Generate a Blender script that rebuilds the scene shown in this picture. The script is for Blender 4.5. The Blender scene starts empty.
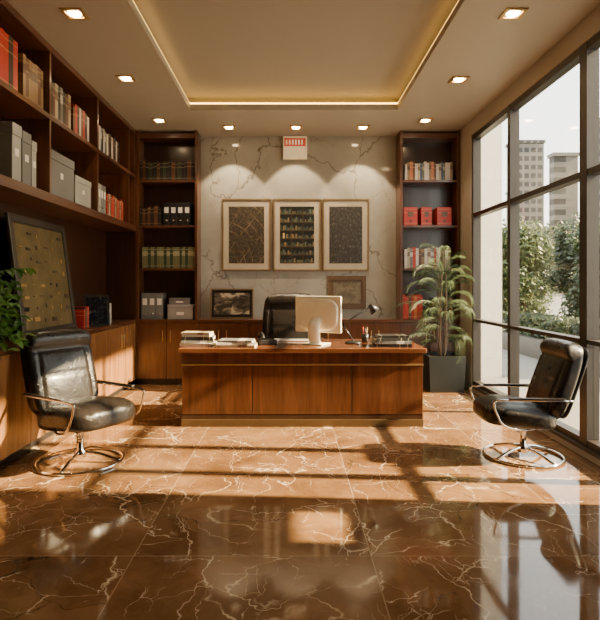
import bpy, bmesh, math, random
from mathutils import Vector, Matrix
random.seed(7)
C = bpy.context.scene.collection
F=540.0; CX=290.0; CY=285.0; CH=1.37
# ------------------------------------------------------------------ materials
class NT:
    def __init__(s,name):
        s.m=bpy.data.materials.new(name); s.m.use_nodes=True
        s.t=s.m.node_tree; s.n=s.t.nodes; s.l=s.t.links
        s.b=s.n['Principled BSDF']; s.out=s.n['Material Output']
    def new(s,ty,**kw):
        n=s.n.new(ty)
        for k,v in kw.items(): setattr(n,k,v)
        return n
    def set(s,node,key,val):
        if isinstance(val,bpy.types.NodeSocket): s.l.new(val,node.inputs[key])
        else: node.inputs[key].default_value=val
    def math(s,op,a,b=0.0,c=None):
        n=s.new('ShaderNodeMath',operation=op)
        s.set(n,0,a); s.set(n,1,b)
        if c is not None: s.set(n,2,c)
        return n.outputs[0]
    def co(s,kind='Object',scale=(1,1,1),loc=(0,0,0),rot=(0,0,0)):
        tc=s.new('ShaderNodeTexCoord'); mp=s.new('ShaderNodeMapping')
        s.l.new(tc.outputs[kind],mp.inputs[0])
        mp.inputs['Scale'].default_value=scale; mp.inputs['Location'].default_value=loc; mp.inputs['Rotation'].default_value=rot
        return mp.outputs[0]
    def noise(s,v,scale,detail=4,rough=.5,dist=0):
        n=s.new('ShaderNodeTexNoise'); s.l.new(v,n.inputs['Vector'])
        n.inputs['Scale'].default_value=scale; n.inputs['Detail'].default_value=detail
        n.inputs['Roughness'].default_value=rough; n.inputs['Distortion'].default_value=dist
        return n
    def ramp(s,f,stops,interp='LINEAR'):
        r=s.new('ShaderNodeValToRGB'); s.l.new(f,r.inputs[0]); e=r.color_ramp.elements
        r.color_ramp.interpolation=interp
        while len(e)<len(stops): e.new(.5)
        for i,(p,c) in enumerate(stops):
            e[i].position=p; e[i].color=(c[0],c[1],c[2],1) if not isinstance(c,(int,float)) else (c,c,c,1)
        return r.outputs[0]
    def mix(s,f,a,b,mode='MIX'):
        n=s.new('ShaderNodeMix',data_type='RGBA',blend_type=mode)
        for k,v in ((0,f),(6,a),(7,b)):
            if isinstance(v,bpy.types.NodeSocket): s.l.new(v,n.inputs[k])
            else: n.inputs[k].default_value=v if k==0 else (v[0],v[1],v[2],1)
        return n.outputs[2]
    def bump(s,h,st=.2,d=.01):
        n=s.new('ShaderNodeBump'); s.l.new(h,n.inputs['Height']); n.inputs['Strength'].default_value=st
        n.inputs['Distance'].default_value=d; s.l.new(n.outputs[0],s.b.inputs['Normal'])
    def base(s,c):
        if isinstance(c,bpy.types.NodeSocket): s.l.new(c,s.b.inputs['Base Color'])
        else: s.b.inputs['Base Color'].default_value=(c[0],c[1],c[2],1)
    def p(s,**kw):
        for k,v in kw.items():
            s.set(s.b,k.replace('_',' '),v)

def plain(name,c,rough=.5,metal=0,coat=0,var=.12,nscale=8,spec=.5):
    t=NT(name); n=t.noise(t.co(),nscale,3)
    t.base(t.mix(n.outputs[0],[x*(1-var) for x in c],[min(1,x*(1+var)) for x in c]))
    t.p(Roughness=rough,Metallic=metal); t.b.inputs['Coat Weight'].default_value=coat
    t.b.inputs['Specular IOR Level'].default_value=spec
    return t.m
def emis(name,c,st):
    t=NT(name); e=t.new('ShaderNodeEmission'); e.inputs[0].default_value=(*c,1); e.inputs[1].default_value=st
    t.l.new(e.outputs[0],t.out.inputs[0]); return t.m
def wood(name,dark,light,axis='Z',rough=.28,coat=.3):
    t=NT(name)
    sc={'Z':(7,7,.55),'X':(.55,7,7),'Y':(7,.55,7)}[axis]
    v=t.co('Object',sc)
    n=t.noise(v,2.2,7,.62,.8); n2=t.noise(v,14,4,.6)
    col=t.ramp(n.outputs[0],[(.3,dark),(.52,[ (a+b)/2 for a,b in zip(dark,light)]),(.72,light)])
    col=t.mix(t.math('MULTIPLY',n2.outputs[0],.35),col,dark)
    t.base(col); t.p(Roughness=rough); t.b.inputs['Coat Weight'].default_value=coat
    t.b.inputs['Coat Roughness'].default_value=.15
    return t.m
M={}
M['wood']=wood('walnut_veneer',(.055,.018,.008),(.165,.060,.023))
M['woodx']=wood('walnut_veneer_horizontal',(.055,.018,.008),(.155,.056,.022),'X')
M['woody']=wood('walnut_veneer_long',(.048,.016,.008),(.14,.052,.021),'Y')
M['wooddk']=wood('dark_walnut',(.022,.0085,.0045),(.060,.022,.010))
M['woodlt']=wood('honey_veneer',(.15,.064,.022),(.36,.17,.06),'Z',.22)
M['desk']=wood('desk_veneer',(.050,.015,.006),(.155,.054,.020),'Z',.16,.5)
M['desktop']=wood('desk_top_veneer',(.08,.026,.010),(.20,.073,.027),'X',.15,.6)
M['chrome']=plain('polished_chrome',(.75,.72,.68),.08,1,var=.03)
M['brass']=plain('brushed_brass',(.55,.36,.14),.3,.8,var=.08)
M['brassdk']=plain('aged_brass',(.14,.09,.043),.4,.6,var=.1)
M['gold']=plain('bronze_frame',(.25,.165,.085),.35,.6,var=.1)
M['brown']=plain('brown_frame',(.10,.055,.028),.4,.0,var=.1)
M['black']=plain('black_plastic',(.012,.011,.011),.35,0)
M['frame']=plain('bronze_window_frame',(.032,.025,.020),.4,.3)
M['steel']=plain('dull_steel_frame',(.11,.10,.085),.35,.8)
M['grey']=plain('grey_card',(.14,.138,.13),.6)
M['greylt']=plain('light_grey_card',(.27,.265,.24),.6)
M['white']=plain('white_paper',(.70,.66,.59),.6)
M['cream']=plain('cream_aluminium',(.90,.82,.64),.3,.0)
M['ceil']=plain('taupe_ceiling_paint',(.38,.345,.29),.5,var=.03)
M['ceil2']=plain('taupe_tray_paint',(.33,.305,.27),.5,var=.03)
M['wallp']=plain('taupe_wall_paint',(.34,.295,.235),.7,var=.04)
M['concrete']=plain('pale_concrete',(.62,.58,.50),.8)
M['pot']=plain('dark_green_ceramic',(.010,.013,.010),.5,0,.0)
M['soil']=plain('soil',(.05,.03,.02),.9)
M['bark']=plain('bark',(.16,.11,.07),.9,var=.3)
M['terrace']=plain('terrace_paving',(.17,.16,.14),.7,var=.2,nscale=3)
M['led']=emis('warm_led',(1,.52,.09),11)
M['led2']=emis('warm_led_side',(1,.55,.12),6)
M['lamp']=emis('halogen_lens',(1,.70,.38),60)
M['pages']=plain('book_pages',(.62,.56,.44),.8)
M['red']=plain('red_sign_plastic',(.65,.05,.03),.4)
M['screen']=plain('dark_screen',(.01,.012,.015),.1)
def book_mat(nm,c,band=(.6,.45,.2),label=False):
    t=NT('book_cover_'+nm)
    tc=t.new('ShaderNodeTexCoord'); sp=t.new('ShaderNodeSeparateXYZ'); t.l.new(tc.outputs['Generated'],sp.inputs[0])
    f=t.ramp(sp.outputs[2],[(0,0),(.10,.8),(.115,0),(.58 if label else .68,.9 if label else .8),(.80 if label else .70,0),(.88,.8),(.895,0)],'CONSTANT')
    t.base(t.mix(t.math('MULTIPLY',f,.85),c,band)); t.p(Roughness=.4); return t.m
BK={'black':book_mat('black',(.015,.013,.012),(.45,.38,.25)),'red':book_mat('red',(.42,.025,.015)),'brown':book_mat('brown',(.11,.042,.018)),
 'cream':book_mat('cream',(.40,.33,.22),(.10,.04,.02),True),'green':book_mat('green',(.03,.045,.025)),'olive':book_mat('olive',(.13,.125,.06),(.38,.34,.22),True),
 'blue':book_mat('blue',(.03,.06,.13)),'white':book_mat('white',(.58,.53,.46),(.3,.1,.05)),'grey':book_mat('grey',(.15,.145,.135),(.6,.55,.5),True),
 'tan':book_mat('tan',(.26,.16,.075),(.06,.03,.02),True),'orange':book_mat('orange',(.50,.15,.045),(.8,.7,.5))}
t=NT('black_leather'); v=t.co(); n=t.noise(v,5,4); vo=t.new('ShaderNodeTexVoronoi'); t.l.new(v,vo.inputs[0]); vo.inputs['Scale'].default_value=160
t.base(t.mix(n.outputs[0],(.007,.0055,.0045),(.014,.010,.008))); t.p(Roughness=t.ramp(n.outputs[0],[(.3,.24),(.7,.38)]))
t.b.inputs['Specular IOR Level'].default_value=.32
wr=t.noise(v,11,3,.6,1.5); bh=t.math('ADD',t.math('MULTIPLY',vo.outputs[0],.15),t.math('MULTIPLY',wr.outputs[0],1.0))
t.bump(bh,.4,.014); t.b.inputs['Coat Weight'].default_value=.15; t.b.inputs['Coat Roughness'].default_value=.15; M['leather']=t.m
# floor marble
t=NT('brown_marble_tile'); v=t.co()
sp=t.new('ShaderNodeSeparateXYZ'); t.l.new(v,sp.inputs[0])
tx=t.math('DIVIDE',t.math('SUBTRACT',sp.outputs[0],.41),1.2); ty=t.math('DIVIDE',t.math('SUBTRACT',sp.outputs[1],.33),1.2)
cmb=t.new('ShaderNodeCombineXYZ'); t.l.new(t.math('FLOOR',tx),cmb.inputs[0]); t.l.new(t.math('FLOOR',ty),cmb.inputs[1])
wn=t.new('ShaderNodeTexWhiteNoise'); t.l.new(cmb.outputs[0],wn.inputs[0])
vm=t.new('ShaderNodeVectorMath',operation='MULTIPLY_ADD'); t.l.new(wn.outputs['Color'],vm.inputs[0]); vm.inputs[1].default_value=(9,9,9); t.l.new(v,vm.inputs[2])
pos=vm.outputs[0]
dn=t.noise(pos,1.5,5,.58); ds=t.new('ShaderNodeVectorMath',operation='MULTIPLY_ADD'); t.l.new(dn.outputs['Color'],ds.inputs[0]); ds.inputs[1].default_value=(.65,.65,0); t.l.new(pos,ds.inputs[2])
def veins(scale,w,mask_scale,lo,hi,stretch=(1,1,1),rot=.6):
    mp=t.new('ShaderNodeMapping'); t.l.new(ds.outputs[0],mp.inputs[0]); mp.inputs['Scale'].default_value=stretch; mp.inputs['Rotation'].default_value=(0,0,rot)
    vo=t.new('ShaderNodeTexVoronoi',feature='DISTANCE_TO_EDGE'); t.l.new(mp.outputs[0],vo.inputs[0]); vo.inputs['Scale'].default_value=scale
    l=t.ramp(vo.outputs[0],[(0,1),(w,0)])
    m=t.ramp(t.noise(pos,mask_scale,3).outputs[0],[(lo,0),(hi,1)])
    return t.math('MULTIPLY',l,m)
n1=t.noise(ds.outputs[0],1.7,8,.66)
col=t.ramp(n1.outputs[0],[(.28,(.070,.032,.013)),(.5,(.160,.080,.033)),(.72,(.260,.142,.064))])
pale=(.78,.62,.41)
col=t.mix(t.math('MULTIPLY',veins(1.3,.0055,2.2,.42,.54,(1,.4,1)),.85),col,pale)
col=t.mix(t.math('MULTIPLY',veins(2.4,.0065,2.6,.44,.56,(.4,1.2,1),1.4),.8),col,pale)
col=t.mix(t.math('MULTIPLY',veins(4.4,.0085,3.2,.47,.59,(1,.4,1),-.4),.7),col,pale)
col=t.mix(t.math('MULTIPLY',veins(6.5,.011,2.6,.52,.64,(1.2,.5,1),.9),.5),col,pale)
col=t.mix(t.math('MULTIPLY',veins(1.4,.006,1.2,.48,.58,(.7,1.3,1)),.85),col,(.012,.006,.003))
fx=t.math('ABSOLUTE',t.math('SUBTRACT',t.math('FRACT',tx),.5)); fy=t.math('ABSOLUTE',t.math('SUBTRACT',t.math('FRACT',ty),.5))
g=t.math('GREATER_THAN',t.math('MAXIMUM',fx,fy),.4978)
col=t.mix(g,col,(.30,.20,.11)); t.base(col)
rr=t.ramp(t.noise(v,2.5,4,.6).outputs[0],[(.35,.03),(.65,.09)])
t.p(Roughness=rr); t.b.inputs['IOR'].default_value=1.58; M['floor']=t.m
# wall marble
t=NT('cream_marble_wall'); v=t.co(); dn=t.noise(v,.9,5,.6)
ds=t.new('ShaderNodeVectorMath',operation='MULTIPLY_ADD'); t.l.new(dn.outputs['Color'],ds.inputs[0]); ds.inputs[1].default_value=(1.3,1.3,1.3); t.l.new(v,ds.inputs[2]); pos=v
n1=t.noise(ds.outputs[0],.8,6,.6)
col=t.ramp(n1.outputs[0],[(.3,(.24,.22,.185)),(.55,(.325,.30,.255)),(.75,(.40,.375,.325))])
col=t.mix(t.math('MULTIPLY',veins(.8,.011,.8,.32,.44,(1,1,.6)),.8),col,(.10,.078,.056))
col=t.mix(t.math('MULTIPLY',veins(1.7,.010,1.2,.42,.55,(1,1,.8)),.6),col,(.14,.11,.08))
t.base(col); t.p(Roughness=.09); M['marble']=t.m
# glass
t=NT('window_glass'); tr=t.new('ShaderNodeBsdfTransparent'); gl=t.new('ShaderNodeBsdfGlossy'); gl.inputs['Roughness'].default_value=.01
tr.inputs[0].default_value=(.97,.98,.96,1)
fr=t.new('ShaderNodeFresnel'); fr.inputs[0].default_value=1.3; mx=t.new('ShaderNodeMixShader')
t.l.new(t.math('MULTIPLY',fr.outputs[0],.2),mx.inputs[0]); t.l.new(tr.outputs[0],mx.inputs[1]); t.l.new(gl.outputs[0],mx.inputs[2]); t.l.new(mx.outputs[0],t.out.inputs[0]); M['glass']=t.m
def leafmat(nm,a,b,trans=.35):
    t=NT(nm); n=t.noise(t.co(),3,3); c=t.mix(t.ramp(n.outputs[0],[(.35,0),(.65,1)]),a,b); t.base(c); t.p(Roughness=.45)
    tb=t.new('ShaderNodeBsdfTranslucent'); t.l.new(c,tb.inputs[0]); mx=t.new('ShaderNodeMixShader'); mx.inputs[0].default_value=trans
    t.l.new(t.b.outputs[0],mx.inputs[1]); t.l.new(tb.outputs[0],mx.inputs[2]); t.l.new(mx.outputs[0],t.out.inputs[0]); return t.m
M['leaf']=leafmat('deep_green_leaf',(.04,.12,.02),(.13,.30,.06))
M['palm']=leafmat('pale_palm_leaf',(.055,.095,.040),(.19,.245,.13))
M['tree']=leafmat('tree_foliage',(.030,.050,.014),(.088,.115,.034))
M['tree2']=leafmat('tree_foliage_dark',(.018,.032,.010),(.050,.074,.022))
def facade(nm,wall,win,sx,sz):
    t=NT(nm); tc=t.new('ShaderNodeTexCoord'); sp=t.new('ShaderNodeSeparateXYZ'); t.l.new(tc.outputs['Object'],sp.inputs[0])
    a=t.math('GREATER_THAN',t.math('FRACT',t.math('MULTIPLY',t.math('ADD',sp.outputs[0],sp.outputs[1]),sx)),.3)
    b=t.math('GREATER_THAN',t.math('FRACT',t.math('MULTIPLY',sp.outputs[2],sz)),.45)
    t.base(t.mix(t.math('MULTIPLY',a,b),wall,win)); t.p(Roughness=.7); return t.m
M['fac1']=facade('office_tower_facade',(.125,.108,.09),(.024,.022,.020),.9,.70)
M['fac2']=facade('banded_tower_facade',(.14,.125,.105),(.030,.028,.026),.03,.65)
# ------------------------------------------------------------------ mesh helpers
def finish(bm,name,mats,parent=None,smooth=False,matrix=None):
    me=bpy.data.meshes.new(name); bmesh.ops.recalc_face_normals(bm,faces=bm.faces[:]); bm.to_mesh(me); bm.free()
    if not isinstance(mats,(list,tuple)): mats=[mats]
    for m in mats: me.materials.append(m)
    if smooth:
        for p in me.polygons: p.use_smooth=True
    o=bpy.data.objects.new(name,me); C.objects.link(o)
    if matrix is not None: o.matrix_local=matrix
    if parent is not None: o.parent=parent
    return o
def abox(bm,x0,x1,y0,y1,z0,z1,mi=0,bev=0,seg=2):
    vs=[bm.verts.new((x,y,z)) for x in (x0,x1) for y in (y0,y1) for z in (z0,z1)]
    fs=[bm.faces.new([vs[i] for i in q]) for q in ((0,1,3,2),(4,6,7,5),(0,4,5,1),(2,3,7,6),(0,2,6,4),(1,5,7,3))]
    for f in fs: f.material_index=mi
    if bev>0:
        es=set(e for f in fs for e in f.edges)
        r=bmesh.ops.bevel(bm,geom=list(es),offset=bev,segments=seg,affect='EDGES',profile=.5)
        for f in r['faces']: f.material_index=mi
def B(name,mat,x0,x1,y0,y1,z0,z1,parent=None,bev=0,matrix=None):
    bm=bmesh.new(); abox(bm,x0,x1,y0,y1,z0,z1,0,bev); return finish(bm,name,mat,parent,False,matrix)
def smoothpts(pts,k=6,closed=False):
    pts=[Vector(p) for p in pts]; n=len(pts); out=[]
    rng=range(n) if closed else range(n-1)
    for i in rng:
        p0=pts[(i-1)%n] if (closed or i>0) else pts[0]; p1=pts[i]; p2=pts[(i+1)%n]; p3=pts[(i+2)%n] if (closed or i+2<n) else pts[-1]
        for j in range(k):
            u=j/k; out.append(.5*((2*p1)+(-p0+p2)*u+(2*p0-5*p1+4*p2-p3)*u*u+(-p0+3*p1-3*p2+p3)*u**3))
    if not closed: out.append(pts[-1])
    return out
def atube(bm,pts,r,seg=10,closed=False,mi=0):
    pts=[Vector(p) for p in pts]; n=len(pts); rings=[]; nrm=None
    rr=r if callable(r) else (lambda u:r)
    for i in range(n):
        a=pts[i-1] if (i>0 or closed) else pts[0]; b=pts[(i+1)%n] if (i<n-1 or closed) else pts[-1]
        tg=(b-a).normalized()
        if nrm is None:
            nrm=tg.orthogonal().normalized()
        nrm=(nrm-tg*nrm.dot(tg)); nrm=nrm.normalized() if nrm.length>1e-6 else tg.orthogonal().normalized()
        bn=tg.cross(nrm); q=rr(i/max(1,n-1))
        rings.append([bm.verts.new(pts[i]+(nrm*math.cos(6.28318*k/seg)+bn*math.sin(6.28318*k/seg))*q) for k in range(seg)])
    for i in range(n if closed else n-1):
        A=rings[i]; Bq=rings[(i+1)%n]
        for k in range(seg):
            f=bm.faces.new((A[k],A[(k+1)%seg],Bq[(k+1)%seg],Bq[k])); f.material_index=mi; f.smooth=True
    if not closed:
        for R in (rings[0],rings[-1]):
            f=bm.faces.new(R); f.material_index=mi
def tube(name,mat,pts,r,parent=None,seg=10,closed=False):
    bm=bmesh.new(); atube(bm,pts,r,seg,closed); return finish(bm,name,mat,parent)
def alathe(bm,prof,seg=32,c=(0,0,0),mi=0):
    rings=[]
    for r,z in prof: rings.append([bm.verts.new((c[0]+max(r,1e-4)*math.cos(6.28318*k/seg),c[1]+max(r,1e-4)*math.sin(6.28318*k/seg),c[2]+z)) for k in range(seg)])
    for i in range(len(rings)-1):
        for k in range(seg):
            f=bm.faces.new((rings[i][k],rings[i][(k+1)%seg],rings[i+1][(k+1)%seg],rings[i+1][k])); f.material_index=mi; f.smooth=True
    bm.faces.new(rings[0]); bm.faces.new(rings[-1])
def lathe(name,mat,prof,parent=None,seg=32,c=(0,0,0)):
    bm=bmesh.new(); alathe(bm,prof,seg,c); return finish(bm,name,mat,parent)
def cushion(name,mat,sx,sy,sz,parent,matrix,p=5,fn=None,n=22):
    bm=bmesh.new(); bmesh.ops.create_cube(bm,size=2); bmesh.ops.subdivide_edges(bm,edges=bm.edges[:],cuts=n,use_grid_fill=True)
    for v in bm.verts:
        a,b,c=v.co; s=(abs(a)**p+abs(b)**p+abs(c)**p)**(-1/p)
        q=Vector((a*s,b*s,c*s))
        d=fn(q) if fn else Vector((0,0,0))
        v.co=Vector((q.x*sx/2,q.y*sy/2,q.z*sz/2))+d
    return finish(bm,name,mat,parent,True,matrix)
def thing(name,label,cat,loc=(0,0,0),rot=0,scale=1):
    o=bpy.data.objects.new(name,None); C.objects.link(o); o.location=loc; o.rotation_euler=(0,0,rot); o.scale=(scale,)*3; o.empty_display_size=.1
    o['label']=label; o['category']=cat; return o
def tag(o,label,cat,group=None):
    o['label']=label; o['category']=cat
    if group: o['group']=group
    return o
def struct(o): o['kind']='structure'; return o
T=Matrix.Translation
def RX(d): return Matrix.Rotation(math.radians(d),4,'X')
def RY(d): return Matrix.Rotation(math.radians(d),4,'Y')
def RZ(d): return Matrix.Rotation(math.radians(d),4,'Z')
# ------------------------------------------------------------------ room shell
XL=-2.52; XR=2.34; YB=7.70; YF=-.8; ZC=3.49; XF=-2.11; YC=7.40
struct(B('floor',M['floor'],XL-.1,XR+.12,YF-.1,YB+.1,-.1,0))
struct(B('wall_back',M['marble'],XL-.1,XR+.12,YB,YB+.1,0,3.8))
struct(B('wall_left',M['wooddk'],XL-.1,XL,YF,YB,0,3.8))
struct(B('wall_front',M['wooddk'],XL-.1,XR+.12,YF-.1,YF,0,3.8))
W0=3.30; W1=6.96; WH=3.30
S0,S1,SZ0,SZ1=2.72,3.10,1.22,1.46  # bounds of an added out-of-view opening that shapes a floor sun patch
bm=bmesh.new(); 
abox(bm,XR,XR+.12,YF,S0,0,3.8); abox(bm,XR,XR+.12,S1,W0,0,3.8); abox(bm,XR,XR+.12,S0,S1,0,SZ0); abox(bm,XR,XR+.12,S0,S1,SZ1,3.8)
abox(bm,XR,XR+.12,W1,YB,0,3.8); abox(bm,XR,XR+.12,W0,W1,WH,3.8); abox(bm,XR,XR+.12,W0,W1,-.1,.06)
struct(finish(bm,'wall_right',M['wallp']))
RX0,RX1,RY0,RY1=-1.21,1.30,.6,6.54
bm=bmesh.new(); z0,z1=ZC,ZC+.07
abox(bm,XL,RX0,YF,YB,z0,z1); abox(bm,RX1,XR,YF,YB,z0,z1); abox(bm,RX0,RX1,RY1,YB,z0,z1); abox(bm,RX0,RX1,YF,RY0,z0,z1)
struct(finish(bm,'ceiling',M['ceil']))
struct(B('ceiling_tray',M['ceil2'],XL,XR,YF,YB,ZC+.17,ZC+.25))
bm=bmesh.new(); g=.10
abox(bm,RX0-g-.02,RX0-g,RY0-g,RY1+g,z1,ZC+.17); abox(bm,RX1+g,RX1+g+.02,RY0-g,RY1+g,z1,ZC+.17); abox(bm,RX0-g,RX1+g,RY1+g,RY1+g+.02,z1,ZC+.17); abox(bm,RX0-g,RX1+g,RY0-g-.02,RY0-g,z1,ZC+.17)
struct(finish(bm,'trim_1',M['ceil2']))
bm=bmesh.new(); s=.02
abox(bm,RX0-s,RX0,RY0,RY1,z1+.001,z1+.006,1); abox(bm,RX1,RX1+s,RY0,RY1,z1+.001,z1+.006,1); abox(bm,RX0-s,RX1+s,RY1,RY1+s,z1+.001,z1+.020,0)
o=finish(bm,'led_strip',[M['led'],M['led2']]); tag(o,'warm glowing LED strip edging the ceiling tray','light strip')
struct(B('baseboard_right',M['wooddk'],XR-.015,XR,YF,W0,0,.1)); struct(B('trim_2',M['frame'],XR-.02,XR+.12,W0,W1,.06,.09))
# ------------------------------------------------------------------ windows
posts=[W0,3.72,4.33,5.80,W1]
for i in range(4):
    a,b=posts[i],posts[i+1]
    w=thing('window_%d'%(i+1),'floor-to-ceiling window bay with dark bronze frame','window',(XR+.06,0,0)); w['kind']='structure'
    bm=bmesh.new(); pa={0:.03,1:.05,2:.055,3:.035}[i]; pb={0:.05,1:.055,2:.035,3:.035}[i]
    abox(bm,-.05,.05,a,a+pa,.09,WH); abox(bm,-.05,.05,b-pb,b,.09,WH)
    for z,h in ((.09,.05),(.90,.035),(2.24,.05),(WH-.06,.06)): abox(bm,-.045,.045,a+pa,b-pb,z,z+h)
    finish(bm,'window_frame',M['frame'],w)
    for z0_,z1_ in ((.14,.90),(.935,2.24),(2.29,WH-.06)):
        B('window_pane',M['glass'],-.003,.003,a+pa,b-pb,z0_,z1_,w)
w=thing('window_5','added unseen wall slot letting a sun patch onto the floor','window',(XR+.06,0,0)); w['kind']='structure'  # added outside the view to throw a bright patch on the foreground floor
B('window_pane',M['glass'],-.003,.003,S0,S1,SZ0,SZ1,w)
# ------------------------------------------------------------------ books
def book(w,h,d,mat,loc,rot=0,matrix=None):
    bm=bmesh.new(); t_=.003
    abox(bm,0,w,-d,-d+.004,0,h,0); abox(bm,0,t_,-d+.004,0,0,h,0); abox(bm,w-t_,w,-d+.004,0,0,h,0)
    abox(bm,t_,w-t_,-d+.004,-.006,.004,h-.006,1)
    for v in bm.verts: v.co.y+=d
    o=finish(bm,'book',[mat,M['pages']])
    if matrix is not None: o.matrix_world=matrix
    else: o.location=loc; o.rotation_euler=(0,0,rot)
    return o
def row(a,b,z,front,facing,cols,h,group,th=(.03,.05),d=.2,place='bookcase shelf',hv=.02,gap=.0015):
    p=a
    i=0
    while True:
        w=random.uniform(*th)
        if p+w>b: break
        cn=cols[i%len(cols)]; i+=1
        hh=h+random.uniform(-hv,hv)
        if facing=='S': o=book(w,hh,d,BK[cn],(p,front,z))
        else: o=book(w,hh,d,BK[cn],(front,p,z),math.pi/2)
        tag(o,'%s hardcover book standing upright on the %s'%(cn,place),'book',group)
        p+=w+gap
def flatstack(cx,cy,z,sizes,cols,group,place,mats=None):
    for i,((w,d,h),cn) in enumerate(zip(sizes,cols)):
        a=random.uniform(-7,7)
        m=T((cx+random.uniform(-.01,.01),cy+random.uniform(-.01,.01),z))@RZ(a)@T((-w/2,-d/2,h))@RY(90)
        o=book(h,w,d,(mats or BK)[cn],None,0,m); tag(o,'%s book lying flat in a stack on the %s'%(cn,place),'book',group); z+=h+.001
def fbox(name,label,cat,x0,x1,y0,y1,z0,z1,mat,labelside='E',group=None):
    t_=thing(name,label,cat,((x0+x1)/2,(y0+y1)/2,z0)); a=(x1-x0)/2; b=(y1-y0)/2; h=z1-z0
    if group: t_['group']=group
    B('body',mat,-a,a,-b,b,0,h*.8,t_,.003); B('lid',mat,-a-.004,a+.004,-b-.004,b+.004,h*.8+.001,h,t_,.003)
    if labelside=='E': B('label_card',M['white'],a,a+.002,-min(.03,b*.6),min(.03,b*.6),h*.45,h*.58,t_)
    else: B('label_card',M['white'],-min(.05,a*.6),min(.05,a*.6),-b-.002,-b,h*.3,h*.5,t_)
    return t_
def binder(loc,rot,w,h,d,mat,label,group):
    t_=thing('binder',label,'binder',loc,rot); t_['group']=group
    B('cover',mat,0,w,0,d,0,h,t_,.003); B('spine_label',M['white'],w*.18,w*.82,-.002,0,h*.55,h*.8,t_)
    bm=bmesh.new(); alathe(bm,[(.004,0),(.012,0),(.012,.003),(.004,.003)],12); 
    finish(bm,'finger_ring',M['chrome'],t_,False,T((w/2,-.0005,h*.22))@RX(90))
# ------------------------------------------------------------------ left run: lower cabinets, counter
def cabinet(label,x0,x1,y0,y1,z1,front,ndoor,mat,hz=.68):
    t_=thing('cabinet',label,'cabinet',((x0+x1)/2,(y0+y1)/2,0)); ox,oy=(x0+x1)/2,(y0+y1)/2
    x0-=ox;x1-=ox;y0-=oy;y1-=oy; th=.02
    if front=='E':
        B('body',M['wooddk'],x0,x1-th-.001,y0+.001,y1-.001,.08,z1,t_); B('plinth',M['black'],x0,x1-.06,y0+.001,y1-.001,0,.079,t_)
        w=(y1-y0)/ndoor
        for i in range(ndoor):
            a=y0+i*w+.003; b=y0+(i+1)*w-.003
            d=B('door',mat,x1-th,x1,a,b,.085,z1-.005,t_,.002)
            hy=b-.05 if i%2==0 else a+.05
            tube('handle',M['brass'],[(x1,hy,hz-.09),(x1+.012,hy,hz-.088),(x1+.012,hy,hz+.06),(x1,hy,hz+.062)],.005,d,8)
    else:
        B('body',M['wooddk'],x0+.001,x1-.001,y0+th+.001,y1,.08,z1,t_); B('plinth',M['black'],x0+.001,x1-.001,y0+.05,y1,0,.079,t_)
        w=(x1-x0)/ndoor
        for i in range(ndoor):
            a=x0+i*w+.003; b=x0+(i+1)*w-.003
            d=B('door',mat,a,b,y0,y0+th,.085,z1-.005,t_,.002)
            hx=b-.05 if i%2==0 else a+.05
            tube('handle',M['brass'],[(hx,y0,hz-.09),(hx,y0-.022,hz-.088),(hx,y0-.022,hz+.06),(hx,y0,hz+.062)],.005,d,8)
    return t_
ys=[1.4,2.6,3.8,5.0,6.2,7.39]
for i in range(5):
    cabinet('honey walnut base cabinet with two doors under the long counter',XL+.002,XF,ys[i],ys[i+1],.855,'E',2,M['woodlt'])['group']='base cabinets along the side wall'
tag(B('countertop',M['woody'],XL+.002,XF+.002,1.4,7.39,.857,.895,None,.003),'long reddish walnut counter on the base cabinets','countertop')
def sidecase():
    t_=thing('wall_bookcase','long dark walnut bookcase mounted high along the side wall','bookcase',(XL,0,0))
    x1=XF-XL; x0=.002
    B('back_panel',M['wooddk'],x0,x0+.015,1.2,7.385,2.1,ZC-.002,t_)
    for z0_,z1_ in ((2.10,2.18),(2.83,2.87),(3.43,ZC-.002)): B('shelf',M['woody'],x0+.016,x1,1.2,7.385,z0_,z1_,t_,.002)
    for y in (1.2,2.39,3.57,4.75,5.93,7.08,7.35):
        for a,b in ((2.181,2.829),(2.871,3.429)): B('divider',M['wood'],x0+.016,x1-.004,y,y+.03,a,b,t_)
sidecase()
SF=XF-.05
g='books on the upper level of the side bookcase'
row(3.62,4.36,2.871,SF,'E',['black','red','red','black','red'],.42,g,(.06,.075),.24,hv=.006)
row(4.37,4.74,2.871,SF,'E',['tan','brown','tan','tan'],.37,g,(.045,.06),.24,hv=.008)
row(4.80,5.36,2.871,SF,'E',['grey','black','brown','cream','black'],.35,g,(.045,.065),.24)
row(5.38,5.86,2.871,SF,'E',['brown','red','black','white'],.31,g,(.04,.06),.24)
row(5.98,6.35,2.871,SF,'E',['grey','black','white'],.30,g,(.04,.07),.24)
row(6.36,6.85,2.871,SF,'E',['white','brown','black'],.30,g,(.04,.06),.24)
gb='storage boxes in the side bookcase'
for y0,y1,h,m,l in ((3.66,4.0,.30,'grey','grey'),(4.20,4.34,.46,'greylt','pale grey'),(4.36,4.50,.44,'grey','grey'),(4.52,4.60,.40,'greylt','pale grey'),(4.82,5.40,.42,'grey','wide grey'),(5.43,5.86,.30,'greylt','pale grey')):
    fbox('storage_box',l+' card storage box on the lower bookcase level','storage box',SF-.30,SF,y0,y1,2.181,2.181+h,M[m],'E',gb)
for k in range(4): binder((SF,6.0+k*.085,2.181),math.pi/2,.08,.34,.26,M['greylt' if k<2 else 'grey'],'grey ring binder on the lower bookcase level','binders in the side bookcase')
row(6.37,7.0,2.181,SF,'E',['red','brown','cream','brown','red'],.27,'books on the lower level of the side bookcase',(.03,.05),.22)
struct(B('trim_3',M['wooddk'],XL+.002,XF-.001,YC,YC+.02,.90,ZC-.002))
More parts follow.
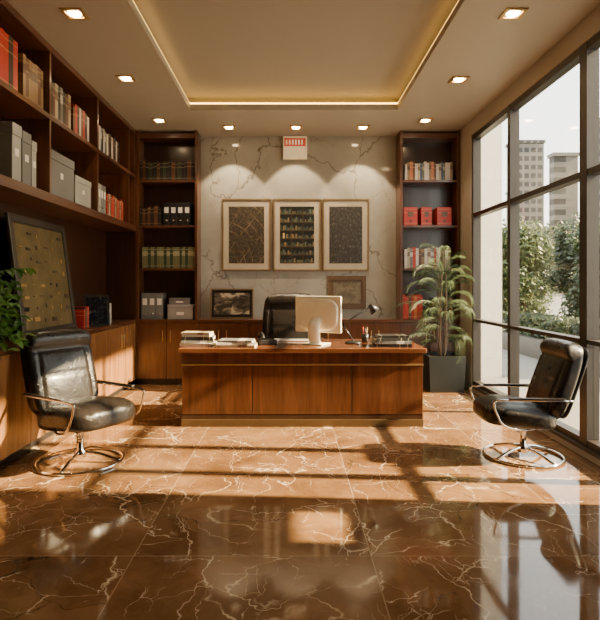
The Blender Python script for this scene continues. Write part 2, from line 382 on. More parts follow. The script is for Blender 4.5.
# ------------------------------------------------------------------ back cabinets
gx=[XF,-1.27,-.575,.12,.815,1.51,2.325]
for i in range(6):
    cabinet('dark reddish walnut low credenza cabinet along the marble wall',gx[i],gx[i+1],YC,YB-.002,.855,'S',2,M['wood'])['group']='credenza cabinets'
tag(B('credenza_top',M['woodx'],XF,2.325,YC-.012,YB-.002,.857,.895,None,.003),'walnut top running along the credenza','countertop')
def tallcase(x0,x1,label):
    t_=thing('bookcase',label,'bookcase',((x0+x1)/2,YC,.896)); w=(x1-x0)/2; top=ZC-.003-.896
    B('back_panel',M['wooddk'],-w,w,.275,.296,0,top,t_)
    for s in (-1,1): B('side_panel',M['wood'],min(s*w,s*(w-.035)),max(s*w,s*(w-.035)),0,.274,0,top,t_,.002)
    for z in (1.60,2.19,2.81,3.42): B('shelf',M['woodx'],-w+.036,w-.036,.004,.274,z-.896-.03,z-.896+(.03 if z>3.4 else 0),t_)
    return t_
tallcase(XF,-1.27,'tall walnut bookcase with dark bindings standing on the credenza')
tallcase(1.51,2.325,'tall walnut bookcase with red boxes standing on the credenza')
BF=YC+.03
xa,xb=XF+.045,-1.315
row(xa,xb,2.811,BF,'S',['black','brown','black','green','black'],.26,'books on the first shelf of the dark-bound bookcase',(.03,.05),.2)
row(xa,xa+.3,2.191,BF,'S',['black','brown'],.25,'books on the second shelf of the dark-bound bookcase',(.03,.05),.2)
for k in range(4): binder((xa+.32+k*.095,BF,2.191),0,.09,.31,.22,M['black'],'black ring binder with white spine label','black binders')
row(xa+.03,xb,1.601,BF,'S',['olive','olive','green','olive','green'],.29,'olive books on the third shelf',(.035,.045),.2,hv=.006)
for k in range(3): binder((xa+.02+k*.1,BF,.897),0,.095,.36,.22,M['grey'],'grey ring binder on the credenza','grey binders')
fbox('document_box','pale grey document box on the credenza','document box',xa+.38,xb-.02,BF,BF+.2,.897,1.10,M['greylt'],'S')
fbox('document_box','grey flat document box stacked on another box','document box',xa+.40,xb-.06,BF,BF+.2,1.101,1.19,M['grey'],'S')
xa,xb=1.555,2.28
row(xa+.03,xb-.03,2.811,BF,'S',['white','tan','orange','brown','white','cream','blue','olive','white'],.24,'books on the first shelf of the bright bookcase',(.025,.04),.2)
for a,b in ((xa+.01,xa+.20),(xa+.25,xa+.40),(xa+.47,xa+.67)):
    r=thing('box_file','bright red box file on the bookcase shelf','box file',((a+b)/2,BF+.1,2.191)); r['group']='red box files'; w=(b-a)/2
    B('body',BK['red'],-w,w,-.1,.1,0,.25,r,.004); B('spine_label',M['brown'],-w*.4,w*.4,-.102,-.1,.12,.19,r); B('pull_tab',M['black'],-.015,.015,-.104,-.1,.05,.075,r)
row(xa+.02,xb-.05,1.601,BF,'S',['white','cream','grey','red','white','brown','tan'],.27,'books on the third shelf of the bright bookcase',(.03,.045),.2)
row(xa+.0,xa+.28,.897,BF,'S',['red','red','brown','red','orange'],.33,'red books on the credenza',(.03,.045),.2)
row(xa+.42,xb-.02,.897,BF,'S',['brown','green','tan','black'],.28,'dark books on the credenza',(.03,.045),.2)
# ------------------------------------------------------------------ pictures
def art1():
    t=NT('arc_line_print'); v=t.co('Generated',(1,1,1.4),(.25,0,.1)); w=t.new('ShaderNodeTexWave',wave_type='RINGS',rings_direction='Y'); t.l.new(v,w.inputs[0]); w.inputs['Scale'].default_value=1.5; w.inputs['Distortion'].default_value=.4; w.inputs['Detail Scale'].default_value=.6
    v2=t.co('Generated',(1,1,1),(0,0,0),(0,-.9,0)); w2=t.new('ShaderNodeTexWave',wave_type='BANDS',bands_direction='X'); t.l.new(v2,w2.inputs[0]); w2.inputs['Scale'].default_value=.9; w2.inputs['Distortion'].default_value=1
    n=t.noise(v,14,5,.75)
    m=t.ramp(t.noise(v,2.6,3).outputs[0],[(.42,0),(.62,.55)])
    f=t.math('MULTIPLY',t.math('MAXIMUM',t.ramp(w.outputs['Fac'],[(.975,0),(1,.8)]),t.ramp(w2.outputs['Fac'],[(.99,0),(1,.8)])),m)
    t.base(t.mix(f,t.ramp(n.outputs[0],[(.42,(.022,.017,.013)),(.68,(.10,.075,.05))]),(.38,.28,.17))); t.p(Roughness=.35); return t.m
def art2():
    t=NT('shelf_print'); tc=t.new('ShaderNodeTexCoord'); sp=t.new('ShaderNodeSeparateXYZ'); t.l.new(tc.outputs['Generated'],sp.inputs[0])
    X=t.math('MULTIPLY',sp.outputs[0],22); Z=t.math('MULTIPLY',sp.outputs[2],7)
    cb=t.new('ShaderNodeCombineXYZ'); t.l.new(t.math('FLOOR',X),cb.inputs[0]); t.l.new(t.math('FLOOR',Z),cb.inputs[1])
    wn=t.new('ShaderNodeTexWhiteNoise'); t.l.new(cb.outputs[0],wn.inputs[0])
    hgt=t.math('ADD',t.math('MULTIPLY',wn.outputs['Value'],.55),.20)
    item=t.math('LESS_THAN',t.math('FRACT',Z),hgt)
    c=t.ramp(wn.outputs['Value'],[(0,(.03,.04,.035)),(.3,(.09,.08,.05)),(.5,(.04,.05,.04)),(.72,(.16,.11,.05)),(.85,(.07,.09,.07)),(.96,(.55,.36,.13))],'CONSTANT')
    sh=t.math('LESS_THAN',t.math('FRACT',Z),.10)
    vt=t.math('LESS_THAN',t.math('FRACT',t.math('MULTIPLY',sp.outputs[0],3)),.06)
    c=t.mix(item,(.012,.013,.012),c); c=t.mix(t.math('MAXIMUM',sh,vt),c,(.06,.035,.017))
    t.base(c); t.p(Roughness=.35); return t.m
def art3():
    t=NT('dark_sketch_print'); v=t.co('Generated',(1,1,1.4)); n=t.noise(v,13,7,.8,.3)
    t.base(t.ramp(n.outputs[0],[(.46,(.024,.021,.019)),(.55,(.05,.044,.038)),(.61,(.09,.08,.065)),(.68,(.28,.24,.19))])); t.p(Roughness=.35); return t.m
def art4():
    t=NT('landscape_print'); v=t.co('Generated',(1,1,1)); n=t.noise(v,3,6,.6,1)
    t.base(t.ramp(n.outputs[0],[(.42,(.03,.025,.02)),(.52,(.10,.08,.06)),(.62,(.42,.34,.24))])); t.p(Roughness=.3); return t.m
def art5():
    t=NT('faded_brown_print'); v=t.co('Generated',(1,1,1)); n=t.noise(v,4,5,.6,.5)
    t.base(t.ramp(n.outputs[0],[(.4,(.10,.08,.055)),(.6,(.18,.145,.10))])); t.p(Roughness=.3); return t.m
def art6():
    t=NT('night_photo_print'); v=t.co('Generated',(1,1,1)); n=t.noise(v,6,6,.7,.5)
    t.base(t.ramp(n.outputs[0],[(.5,(.008,.009,.012)),(.62,(.02,.025,.035)),(.72,(.22,.16,.09))])); t.p(Roughness=.2); return t.m
def picture(label,w,h,fw,mat_w,art,matrix,frame=M['gold'],matm=M['white'],name='framed_picture'):
    t_=thing(name,label,'picture'); t_.matrix_world=matrix
    bm=bmesh.new(); a=w/2; d=.025
    abox(bm,-a,-a+fw,-d,0,0,h); abox(bm,a-fw,a,-d,0,0,h); abox(bm,-a+fw,a-fw,-d,0,0,fw); abox(bm,-a+fw,a-fw,-d,0,h-fw,h)
    finish(bm,'frame',frame,t_)
    B('mat_board',matm,-a+fw,a-fw,-.012,0,fw,h-fw,t_)
    B('artwork',art,-a+fw+mat_w,a-fw-mat_w,-.0145,-.0125,fw+mat_w*1.15,h-fw-mat_w*1.15,t_)
    return t_
matb=plain('beige_mat_board',(.34,.28,.20),.7)
a3=art3()
s=540/7.69
def wx(px): return (px-CX)/s
def wz(py): return CH-(py-CY)/s
for (p0,p1,ar,l) in ((222,271,art1(),'gold-framed print of pale arcs on dark ground'),(273,321,art2(),'gold-framed print of lit shelves on dark ground'),(322.5,369,a3,'gold-framed dark sketch print with pale marks')):
    picture(l,wx(p1)-wx(p0),wz(199)-wz(271),.022,.075,ar,T(((wx(p0)+wx(p1))/2,YB-.001,wz(271))),matm=matb)
picture('small brown-framed beige picture hung on the marble wall',wx(366)-wx(328),wz(276)-wz(309),.055,.02,art5(),T((wx(347),YB-.001,wz(309))),frame=M['brown'],matm=M['brown'])
picture('landscape photo in a thin gold frame leaning on the credenza',.60,.42,.02,.035,art4(),T(((231-CX)/73,YC+.10,.90))@RX(-8),matm=M['black'])
t=NT('mottled_bronze_panel'); n=t.noise(t.co(),4,6,.7,.5); t.base(t.ramp(n.outputs[0],[(.3,(.085,.065,.028)),(.5,(.15,.115,.05)),(.7,(.23,.18,.08))])); t.p(Roughness=.35,Metallic=.4); M['bronze']=t.m
bd=thing('display_board','large bronze panel in dark metallic frame leaning above the counter','display board')
lean=math.degrees(math.atan2(.13,1.0))
bd.matrix_world=T((-2.29,5.17,.896))@RZ(90)@RX(-lean)
bm=bmesh.new(); W=.58;H=1.10
abox(bm,-W,-W+.06,-.03,0,0,H,0,.004); abox(bm,W-.06,W,-.03,0,0,H,0,.004); abox(bm,-W+.06,W-.06,-.03,0,0,.06,0); abox(bm,-W+.06,W-.06,-.03,0,H-.06,H,0)
finish(bm,'frame',M['steel'],bd); B('panel',M['bronze'],-W+.06,W-.06,-.02,-.005,.06,H-.06,bd)
bm=bmesh.new()
a,c=W-.06,H-.06
abox(bm,-a,-a+.015,-.026,-.0205,.06,c); abox(bm,a-.015,a,-.026,-.0205,.06,c); abox(bm,-a+.015,a-.015,-.026,-.0205,.06,.075); abox(bm,-a+.015,a-.015,-.026,-.0205,c-.015,c); finish(bm,'inner_trim',M['black'],bd)
rb=random.Random(11)
for r_ in range(8):
    for c_ in range(6):
        if rb.random()<.2: continue
        x=-.42+c_*.165+rb.uniform(-.03,.03); z=.15+r_*.112+rb.uniform(-.02,.02); w=rb.choice((.02,.04,.08,.10)); h=rb.choice((.010,.025,.04)); mm=rb.choice(('brass','black','black','steel','brass','wooddk'))
        B('pinned_piece',M[mm],x-w/2,x+w/2,-.026,-.0205,z-h/2,z+h/2,bd,.002)
picture('small dark framed night photo standing on the counter',.28,.36,.025,.0,art6(),T((-2.22,6.2,.897))@RZ(25)@RX(-8),frame=M['black'],matm=M['black'])
row(5.82,6.00,.896,-2.22,'E',['red','black','brown'],.22,'books on the counter',(.03,.05),.17,place='counter')
row(6.55,6.85,.896,-2.25,'E',['cream','grey','white'],.24,'pale books on the counter',(.03,.05),.17,place='counter')
sg=thing('wall_sign','small cream wall unit with red lettered strip under the ceiling','sign',(wx(295),YB,wz(160)))
w=(wx(307)-wx(283))/2;h=wz(137)-wz(160)
B('housing',M['cream'],-w,w,-.07,-.001,0,h,sg,.006); B('red_panel',M['red'],-w+.02,w-.02,-.074,-.0705,h*.55,h*.9,sg)
bm=bmesh.new()
for i in range(6):
    x=-w+.04+i*(2*w-.08)/6; abox(bm,x,x+.022,-.0765,-.0745,h*.62,h*.83)
finish(bm,'lettering',M['cream'],sg)
# ------------------------------------------------------------------ downlights
def spot(name,loc,e,size,parent,blend=.5,col=(1,.78,.50),rot=(0,0,0)):
    l=bpy.data.lights.new(name,'SPOT'); l.energy=e; l.spot_size=math.radians(size); l.spot_blend=blend; l.color=col; l.shadow_soft_size=.03
    o=bpy.data.objects.new(name,l); C.objects.link(o); o.location=loc; o.rotation_euler=rot; o.parent=parent; return o
dl=[(-1.68,y,0) for y in (1.4,2.8,4.21,5.53,6.94)]+[(1.74,y,0) for y in (1.4,2.8,4.21,5.56,6.94)]+[(-.82,7.25,1),(.08,7.25,1),(.98,7.25,1)]
for x,y,k in dl:
    d=thing('downlight','square chrome recessed halogen downlight glowing warm','ceiling light',(x,y,ZC)); d['group']='recessed downlights'
    bm=bmesh.new(); q=.085; r=.058
    abox(bm,-q,-r,-q,q,-.012,-.0005); abox(bm,r,q,-q,q,-.012,-.0005); abox(bm,-r,r,-q,-r,-.012,-.0005); abox(bm,-r,r,r,q,-.012,-.0005)
    finish(bm,'trim_ring',M['brass'],d)
    lathe('lens',M['lamp'],[(.0,-.022),(.03,-.020),(.045,-.012),(.052,-.001),(0,-.001)],d,20)
    spot('lamp_beam',(0,0,-.03),40 if not k else 150,95 if not k else 76,d,.6 if not k else .25,rot=(math.radians(14),0,0) if k else (0,0,0))
# ------------------------------------------------------------------ desk
dx0,dx1,dy0,dy1=-1.076,1.317,5.19,6.10
dk=thing('desk','large reddish walnut executive desk with brass base trim','desk',((dx0+dx1)/2,dy0,0)); w=(dx1-dx0)/2; D=dy1-dy0
B('desktop',M['desktop'],-w,w,0,D,.715,.76,dk,.006)
B('body',M['black'],-w+.035,w-.035,.045,D-.40,.12,.60,dk)
B('frieze',M['desk'],-w+.03,w-.03,.032,D-.05,.608,.714,dk)
B('brass_inlay',M['brass'],-w+.026,w-.026,.024,D-.045,.592,.607,dk)
B('plinth',M['brassdk'],-w+.025,w-.025,.025,D-.40,0,.07,dk,.004)
B('plinth_cap',M['wooddk'],-w+.03,w-.03,.033,D-.41,.071,.119,dk,.003)
xs=[-w+.028,(252-CX)*5.2/F-(dx0+dx1)/2,(352-CX)*5.2/F-(dx0+dx1)/2,w-.028]
for i in range(3): B('front_panel',M['desk'],xs[i]+.005,xs[i+1]-.005,.030,.044,.122,.590,dk,.002)
for s_ in (-1,1):
    B('side_panel',M['desk'],min(s_*(w-.035),s_*(w-.030)),max(s_*(w-.035),s_*(w-.030)),.047,D-.40,.12,.59,dk)
    B('pedestal',M['desk'],min(s_*(w-.035),s_*(w-.50)),max(s_*(w-.035),s_*(w-.50)),D-.399,D-.06,.0,.59,dk,.003)
ZD=.761
flatstack(-.93,5.48,ZD,[(.33,.24,.03),(.32,.23,.025),(.31,.22,.035),(.28,.21,.02),(.29,.2,.02)],['white','grey','black','white','cream'],'book stack on the desk','desk')
flatstack(-.53,5.40,ZD,[(.40,.26,.022),(.38,.25,.022),(.34,.24,.02)],['cream','white','grey'],'low magazine stack on the desk','desk')
flatstack(1.02,5.42,ZD,[(.38,.28,.03),(.36,.26,.025),(.36,.26,.03),(.30,.22,.02)],['black','grey','black','black'],'dark folders stacked on the desk','desk')
mo=thing('computer_monitor','cream all-in-one computer monitor seen from behind on desk','computer monitor',(.29,5.58,ZD),math.radians(-32))
bm=bmesh.new(); abox(bm,-.27,.27,-.014,.014,.12,.495,0,.013,4)
finish(bm,'display_housing',M['cream'],mo)
cushion('back_bulge',M['cream'],.48,.07,.33,mo,T((0,-.012,.305)),3.5,None,12)
B('screen',M['screen'],-.25,.25,.0142,.016,.165,.48,mo)
bm=bmesh.new(); atube(bm,smoothpts([(0,-.03,.26),(0,-.085,.20),(0,-.09,.10),(0,-.06,.012)],5),.03,10); 
for v in bm.verts: v.co.x*=2.2
finish(bm,'stand',M['cream'],mo); B('stand_base',M['cream'],-.11,.11,-.13,.08,0,.012,mo,.005)
kb=thing('keyboard','slim white computer keyboard lying on the desk','keyboard',(.02,5.90,ZD),math.radians(180-6)); B('case',M['white'],-.21,.21,-.06,.06,0,.014,kb,.005)
bm=bmesh.new()
for r in range(4):
    for c in range(13): abox(bm,-.198+c*.0307,-.198+c*.0307+.026,-.052+r*.027,-.052+r*.027+.022,.0145,.0185)
finish(bm,'keys',M['greylt'],kb)
lp=thing('desk_lamp','black articulated desk lamp beside the monitor','desk lamp',(.66,5.62,ZD))
lathe('lamp_base',M['black'],[(0,0),(.085,0),(.085,.015),(.06,.022),(.015,.03),(0,.03)],lp)
tube('lower_arm',M['black'],[(0,0,.025),(-.11,.02,.20)],.007,lp); tube('upper_arm',M['black'],[(-.11,.02,.20),(.17,0,.38)],.007,lp)
tube('joint',M['chrome'],[(-.11,0,.20),(-.11,.045,.20)],.013,lp)
bm=bmesh.new(); alathe(bm,[(.012,.05),(.022,.05),(.03,.02),(.055,-.04),(.052,-.04),(.01,.0)],20); finish(bm,'lamp_shade',M['black'],lp,False,T((.20,0,.365))@RY(-40))
pp=thing('pen_cup','black pen cup with pens on the desk','pen cup',(.80,5.75,ZD)); lathe('cup',M['black'],[(0,0),(.035,0),(.037,.09),(.032,.09),(.03,.01),(0,.01)],pp,20)
for i,(a,b) in enumerate(((.02,.01),(-.015,.015),(.0,-.02))): tube('pen',[M['brass'],M['red'],M['black']][i],[(a*.4,b*.4,.012),(a*1.3,b*1.3,.16)],.004,pp,6)
ph=thing('telephone','black desk telephone with handset on the desk','telephone',(-.24,5.58,ZD),math.radians(15))
bm=bmesh.new(); abox(bm,-.09,.09,-.1,.1,0,.05,0,.01); finish(bm,'phone_base',M['black'],ph)
tube('handset',M['black'],smoothpts([(-.06,-.10,.065),(-.06,-.07,.095),(-.06,0,.11),(-.06,.07,.095),(-.06,.10,.065)],5),.018,ph)
# ------------------------------------------------------------------ chairs
def seatfn(q):
    d=Vector((0,0,0))
    if q.z>0:
        puff=.045*(1-q.x**2)*(1-q.y**2)
        gr=0
        for s_ in (-.62,.62): gr+=math.exp(-((q.y-s_)/.045)**2)
        gr+=math.exp(-((q.x+.25)/.045)**2)*(1 if abs(q.y)<.62 else 0)
        d.z=(puff-.013*gr)*min(1,q.z*2)
    d.z-=.03*max(0,q.x-.5)
    return d
def backfn(q):
    d=Vector((0,0,0)); 
    if q.x>0:
        puff=.045*(1-q.y**2)*(1-min(1,abs(q.z+.2)/.8)**2)
        gr=.9*math.exp(-((abs(q.y)-.74)/.045)**2)*(1 if q.z<.5 else 0)
        gr+=.6*math.exp(-((q.z+.1)/.04)**2)*(1 if abs(q.y)<.74 else 0)
        gr+=1.3*math.exp(-((q.z-.52)/.04)**2)
        if abs(q.z-.77)<.25: puff+=.045*(1-((q.z-.77)/.25)**2)
        d.x=(puff-.013*gr)*min(1,q.x*2)
    d.x+=.015*(q.z**2)
    d.x+=.02*abs(q.y)**3
    d.y-=q.y*.02*max(0,q.z)
    return d
def chair(label,loc,rot,scale=1,name='lounge_chair',castor=False,rec=0):
    t_=thing(name,label,'chair',loc,math.radians(rot),scale)
    R=.335
    pv=T((-.2,0,.42))@RY(-rec)@T((.2,0,-.42))
    if not castor:
        tube('base_ring',M['chrome'],[(R*math.cos(a*.1309),R*math.sin(a*.1309),.013) for a in range(48)],.013,t_,10,True)
    nl=4 if not castor else 5
    for i in range(nl):
        a=6.28318*i/nl+.5; c,s_=math.cos(a),math.sin(a)
        e=.018 if not castor else .07
        tube('leg',M['chrome'],smoothpts([(.03*c,.03*s_,.085),(.15*c,.15*s_,.072),(.26*c,.26*s_,.04 if not castor else .078),((R-.005)*c,(R-.005)*s_,e)],4),.014,t_)
        if castor:
            bm=bmesh.new(); alathe(bm,[(0,-.02),(.028,-.02),(.028,.02),(0,.02)],16); finish(bm,'castor',M['black'],t_,False,T((.32*c,.32*s_,.0285))@RZ(math.degrees(a)+90)@RX(90))
    lathe('column',M['chrome'],[(.0,.04),(.05,.045),(.05,.09),(.028,.11),(.028,.25),(.055,.265),(.09,.28),(0,.285)],t_,24)
    B('seat_plate',M['black'],-.14,.16,-.14,.14,.285,.315,t_,.005)
    cushion('seat',M['leather'],.63,.62,.185,t_,T((.09,0,.398))@RY(-6),4,seatfn)
    cushion('backrest',M['leather'],.145,.62,.70,t_,pv@T((-.27,0,.72))@RY(-14),5,backfn,30)
    cushion('lumbar_roll',M['leather'],.13,.57,.13,t_,pv@T((-.185,0,.47))@RY(-10),3,None,12)
    cushion('shell',M['black'],.03,.55,.66,t_,pv@T((-.34,0,.71))@RY(-14),6,None,8)
    for s_ in (-1,1):
        y=.335*s_
        pts=smoothpts([(.0,.24*s_,.31),(.14,.29*s_,.315),(.29,y,.365),(.345,y,.45),(.372,y,.54),(.345,y,.573),(.10,y,.578),(-.15,y,.575),(-.28,y*.97,.572),(-.30,.28*s_,.57)],6)
        tube('armrest',M['chrome'],pts,.0085,t_)
        bm=bmesh.new(); abox(bm,-.22,.25,y-.018,y+.018,.586,.598,0,.005); finish(bm,'arm_pad',M['leather'],t_)
    return t_
def P(px,d): return (px-CX)*d/F
chair('black leather swivel lounge chair with chrome ring base beside the cabinets',(-1.625,4.18,0),-32,.95)
chair('black leather swivel lounge chair with chrome ring base beside the windows',(P(523,4.32),4.32,0),178,.88,rec=5)
chair('high-backed black leather executive chair behind the desk',(P(291,6.62),6.62,0),-90,1.18,'office_chair',True)
# ------------------------------------------------------------------ plants
def palm():
    t_=thing('potted_palm','feathery pale green palm in dark ceramic pot','potted plant',(2.00,7.08,0))
    bm=bmesh.new(); 
    a,b,h=.215,.235,.46
    q=[(-a,-a,0),(a,-a,0),(a,a,0),(-a,a,0)]; p_=[(-b,-b,h),(b,-b,h),(b,b,h),(-b,b,h)]; r_=[(-b+.03,-b+.03,h),(b-.03,-b+.03,h),(b-.03,b-.03,h),(-b+.03,b-.03,h)]; u_=[(x*.98,y*.98,h-.05) for x,y,_ in r_]
    L=[[bm.verts.new(v) for v in l] for l in (q,p_,r_,u_)]
    for i in range(3):
        for k in range(4): bm.faces.new((L[i][k],L[i][(k+1)%4],L[i+1][(k+1)%4],L[i+1][k]))
    bm.faces.new(L[0]); bm.faces.new(L[3]); finish(bm,'pot',M['pot'],t_)
    B('soil',M['soil'],-.19,.19,-.19,.19,h-.049,h-.03,t_)
    for i in range(5):
        a=i*1.3; tube('stem',M['bark'],smoothpts([(.03*math.cos(a),.03*math.sin(a),h-.03),(.06*math.cos(a),.06*math.sin(a),h+.3),(.05*math.cos(a+.4),.05*math.sin(a+.4),h+1.05)],4),.011,t_,7)
    rnd=random.Random(5)
    for i in range(56):
        a=i*2.39996+rnd.uniform(-.2,.2); c,s_=math.cos(a),math.sin(a)
        u_=i/56.0
        z0_=h+.15+.98*u_+rnd.uniform(-.05,.05); L_=rnd.uniform(.52,.84); el=.45+1.0*u_+rnd.uniform(-.15,.15)
        if s_>.2: L_*=.58
        if c>.4: L_*=.72
        pts=[]; p0=Vector((.04*c,.04*s_,z0_)); ang=el; K=16
        bend=.11+.07*rnd.random()
        for k in range(K+1):
            pts.append(p0.copy()); p0=p0+Vector((c*math.cos(ang),s_*math.cos(ang),math.sin(ang)))*(L_/K); ang-=bend*(.5+1.3*k/K)
        bm=bmesh.new(); 
        side=Vector((-s_,c,0)); q=[]
        for k in range(2,K+1):
            tg=(pts[k]-pts[k-1]).normalized()
            for sg_ in (-1,1):
              for hh in (0,.5):
                ll=.145*math.sin(math.pi*min(.97,(k/K)*.8+.15))+.02
                ll*=rnd.uniform(.85,1.15)
                o_=pts[k-1].lerp(pts[k],hh); dr=(side*sg_*.5+tg*.95+Vector((rnd.uniform(-.06,.06),rnd.uniform(-.06,.06),rnd.uniform(-.2,.1)))).normalized()
                m_=o_+dr*ll*.45; e_=o_+dr*ll+Vector((0,0,-ll*.3)); wv=side*sg_*.0015+tg*.0048
                q.append((o_,m_+wv,e_,m_-wv))
        def cl(v): return Vector((min(v.x,.32),min(v.y,.29),v.z))
        atube(bm,[cl(v) for v in pts],lambda u:.004*(1-u)+.001,5)
        for f in q: bm.faces.new([bm.verts.new(cl(v)) for v in f])
        finish(bm,'frond',M['palm'],t_)
palm()
def bushplant():
    t_=thing('potted_plant','leafy deep green plant in pot on the counter','potted plant',(-2.25,3.86,.896))
    lathe('pot',M['pot'],[(0,0),(.09,0),(.13,.2),(.135,.22),(.115,.22),(.11,.19),(0,.19)],t_)
    lathe('soil',M['soil'],[(0,.191),(.108,.191),(.108,.2),(0,.2)],t_)
    bm=bmesh.new(); st=bmesh.new()
    for i in range(105):
        a=random.uniform(0,6.283); c,s_=math.cos(a),math.sin(a); L_=random.uniform(.12,.36)
        if c<-.2: L_*=.4
        hz=random.uniform(.10,.78)-(L_*.38); tip=Vector((c*L_,s_*L_,hz)); pts=smoothpts([(0,0,.19),(c*L_*.3,s_*L_*.3,.19+max(0,(hz-.19))*.75+.04),tip],4); atube(st,pts,.003,5)
        for k in range(8):
            o_=pts[min(len(pts)-1,2+k)]; b=random.uniform(0,6.283); dr=Vector((math.cos(b)*.8+c*.5,math.sin(b)*.8+s_*.5,random.uniform(-.5,.3))).normalized(); ll=random.uniform(.06,.11); sd=dr.cross(Vector((0,0,1))).normalized()*ll*.28
            up=Vector((0,0,.012))
            v=[bm.verts.new(p_) for p_ in (o_,o_+dr*ll*.35+sd+up,o_+dr*ll*.7+sd*.8,o_+dr*ll-up*2,o_+dr*ll*.7-sd*.8,o_+dr*ll*.35-sd+up)]
            mid=bm.verts.new(o_+dr*ll*.5-up*.6)
            for j in range(6): bm.faces.new((v[j],v[(j+1)%6],mid))
    for v in bm.verts: v.co.x=max(v.co.x,-.22); v.co.z=max(v.co.z,.004)
    for v in st.verts: v.co.z=max(v.co.z,.004)
    finish(st,'stems',M['leaf'],t_); finish(bm,'leaves',M['leaf'],t_)
bushplant()
# ------------------------------------------------------------------ exterior
tag(B('terrace',M['terrace'],XR+.13,60,-5,130,-.15,-.01),'pale paved terrace and ground outside the windows','ground')
tag(B('concrete_pillar',M['concrete'],2.78,3.16,8.05,8.5,-.01,5.2),'pale concrete pillar outside beside the window','pillar')
tag(B('parapet',M['steel'],4.6,4.75,5,30,-.01,.35),'low dark parapet wall outside','low wall')
def bldg(x0,x1,y,d,h,mat,l):
    t_=thing('office_building',l,'building',((x0+x1)/2,y,-.01)); w=(x1-x0)/2
    B('facade',mat,-w,w,0,d,0,h,t_); B('roof_parapet',mat,-w-.2,w+.2,-.2,d+.2,h,h+.5,t_)
def bx(px,d): return (px-CX)*d/F
bldg(bx(514,90),bx(544,90),90,3,CH+(285-143)*90/F,M['fac1'],'distant beige office tower with window grid')
bldg(bx(554,78),bx(578,78),78,1.5,CH+(285-156)*78/F,M['fac2'],'distant pale tower with horizontal bands')
bldg(bx(534,110),bx(556,110),118,6,CH+(285-190)*118/F,M['fac2'],'low pale office block in the distance')
bldg(bx(594,70),bx(640,70),64,9,CH+(285-110)*64/F,M['fac1'],'distant beige office tower with window grid')
def tree(x,y,h,r,mat,n=8000,sd=0,lbl='leafy green tree outside the windows'):
    rnd=random.Random(sd); t_=thing('tree',lbl,'tree',(x,y,0))
    tube('trunk',M['bark'],smoothpts([(0,0,0),(.0,0,.2),(.05,.03,h*.35),(-.04,0,h*.75)],5),lambda u:.07*(1-u)+.02,t_,8)
    bl=[(Vector((rnd.uniform(-.6,.6)*r,rnd.uniform(-.6,.6)*r,h*rnd.uniform(.12,.86))),r*rnd.uniform(.35,.5)) for _ in range(22)]
    vs=[];fs=[]
    for i in range(n):
        c,br=rnd.choice(bl); d=Vector((rnd.gauss(0,1),rnd.gauss(0,1),rnd.gauss(0,1))).normalized()*br*rnd.uniform(.5,1.05)
        p_=c+d
        if p_.z<.15: p_.z=.15+rnd.random()*.3
        u=Vector((rnd.gauss(0,1),rnd.gauss(0,1),rnd.gauss(0,1))).normalized(); v=u.orthogonal().normalized(); s_=rnd.uniform(.04,.09)
        k=len(vs); vs+= [p_-u*s_,p_+v*s_*.5,p_+u*s_,p_-v*s_*.5]; fs.append((k,k+1,k+2,k+3))
    me=bpy.data.meshes.new('foliage'); me.from_pydata([tuple(v) for v in vs],[],fs); me.materials.append(mat)
    o=bpy.data.objects.new('foliage',me); C.objects.link(o); o.parent=t_
for i,(x,y,h,r,k) in enumerate([(5.85,14,3.1,1.05,0),(8.1,14.2,3.2,1.1,1),(6.9,16.8,3.4,1.1,0),(9.4,17.1,3.7,1.2,1),(6.75,11.2,2.7,1.05,1),(8.5,19.8,3.8,1.3,0),(11.4,20.4,4.0,1.3,0),(6.6,8.4,2.5,1.0,0),(9.1,11.6,3.1,1.1,0),(7.6,24,3.9,1.5,1),(11.2,24.5,4.2,1.5,0)]):
    tree(x,y,h,r,M['tree2' if k else 'tree'],11000,i)
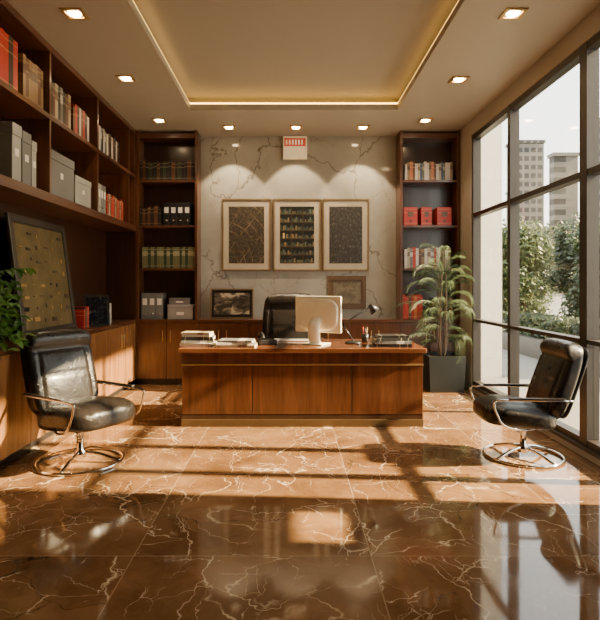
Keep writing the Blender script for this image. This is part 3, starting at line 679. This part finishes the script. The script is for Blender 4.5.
def hedge():
    rnd=random.Random(3); t_=thing('hedge','low clipped green hedge behind the parapet wall','hedge',(0,0,0)); vs=[];fs=[]
    for i in range(14000):
        p_=Vector((rnd.uniform(4.9,5.45),rnd.uniform(7,12.6),rnd.uniform(.05,.75)))
        u=Vector((rnd.gauss(0,1),rnd.gauss(0,1),rnd.gauss(0,1))).normalized(); v=u.orthogonal().normalized(); s_=rnd.uniform(.03,.06)
        k=len(vs); vs+= [p_-u*s_,p_+v*s_*.6,p_+u*s_,p_-v*s_*.6]; fs.append((k,k+1,k+2,k+3))
    me=bpy.data.meshes.new('foliage'); me.from_pydata([tuple(v) for v in vs],[],fs); me.materials.append(M['tree2'])
    o=bpy.data.objects.new('foliage',me); C.objects.link(o); o.parent=t_
hedge()
# ------------------------------------------------------------------ light
el=math.radians(31); az=math.radians(4)
dv=Vector((-math.cos(el)*math.cos(az),math.cos(el)*math.sin(az),-math.sin(el)))
l=bpy.data.lights.new('sun','SUN'); l.energy=56; l.angle=math.radians(1.3); l.color=(1,.76,.44)
o=bpy.data.objects.new('sun',l); C.objects.link(o); o.rotation_euler=dv.to_track_quat('-Z','Y').to_euler()
wd=bpy.data.worlds.new('world'); bpy.context.scene.world=wd; wd.use_nodes=True
nt=wd.node_tree; bg=nt.nodes['Background']; tc=nt.nodes.new('ShaderNodeTexCoord'); sp=nt.nodes.new('ShaderNodeSeparateXYZ'); rp=nt.nodes.new('ShaderNodeValToRGB')
nt.links.new(tc.outputs['Generated'],sp.inputs[0]); nt.links.new(sp.outputs[2],rp.inputs[0])
rp.color_ramp.elements[0].position=0; rp.color_ramp.elements[0].color=(1,.95,.84,1); rp.color_ramp.elements[1].position=.7; rp.color_ramp.elements[1].color=(.85,.88,.90,1)
nt.links.new(rp.outputs[0],bg.inputs[0]); bg.inputs[1].default_value=6
# ------------------------------------------------------------------ camera
cam=bpy.data.cameras.new('camera'); co=bpy.data.objects.new('camera',cam); C.objects.link(co)
co.location=(0,0,CH); co.rotation_euler=(math.pi/2,0,0); cam.sensor_fit='HORIZONTAL'; cam.sensor_width=36; cam.lens=36*F/600
cam.shift_x=(300-CX)/600; cam.shift_y=-(310-CY)/600; cam.clip_start=.05; cam.clip_end=500
bpy.context.scene.camera=co
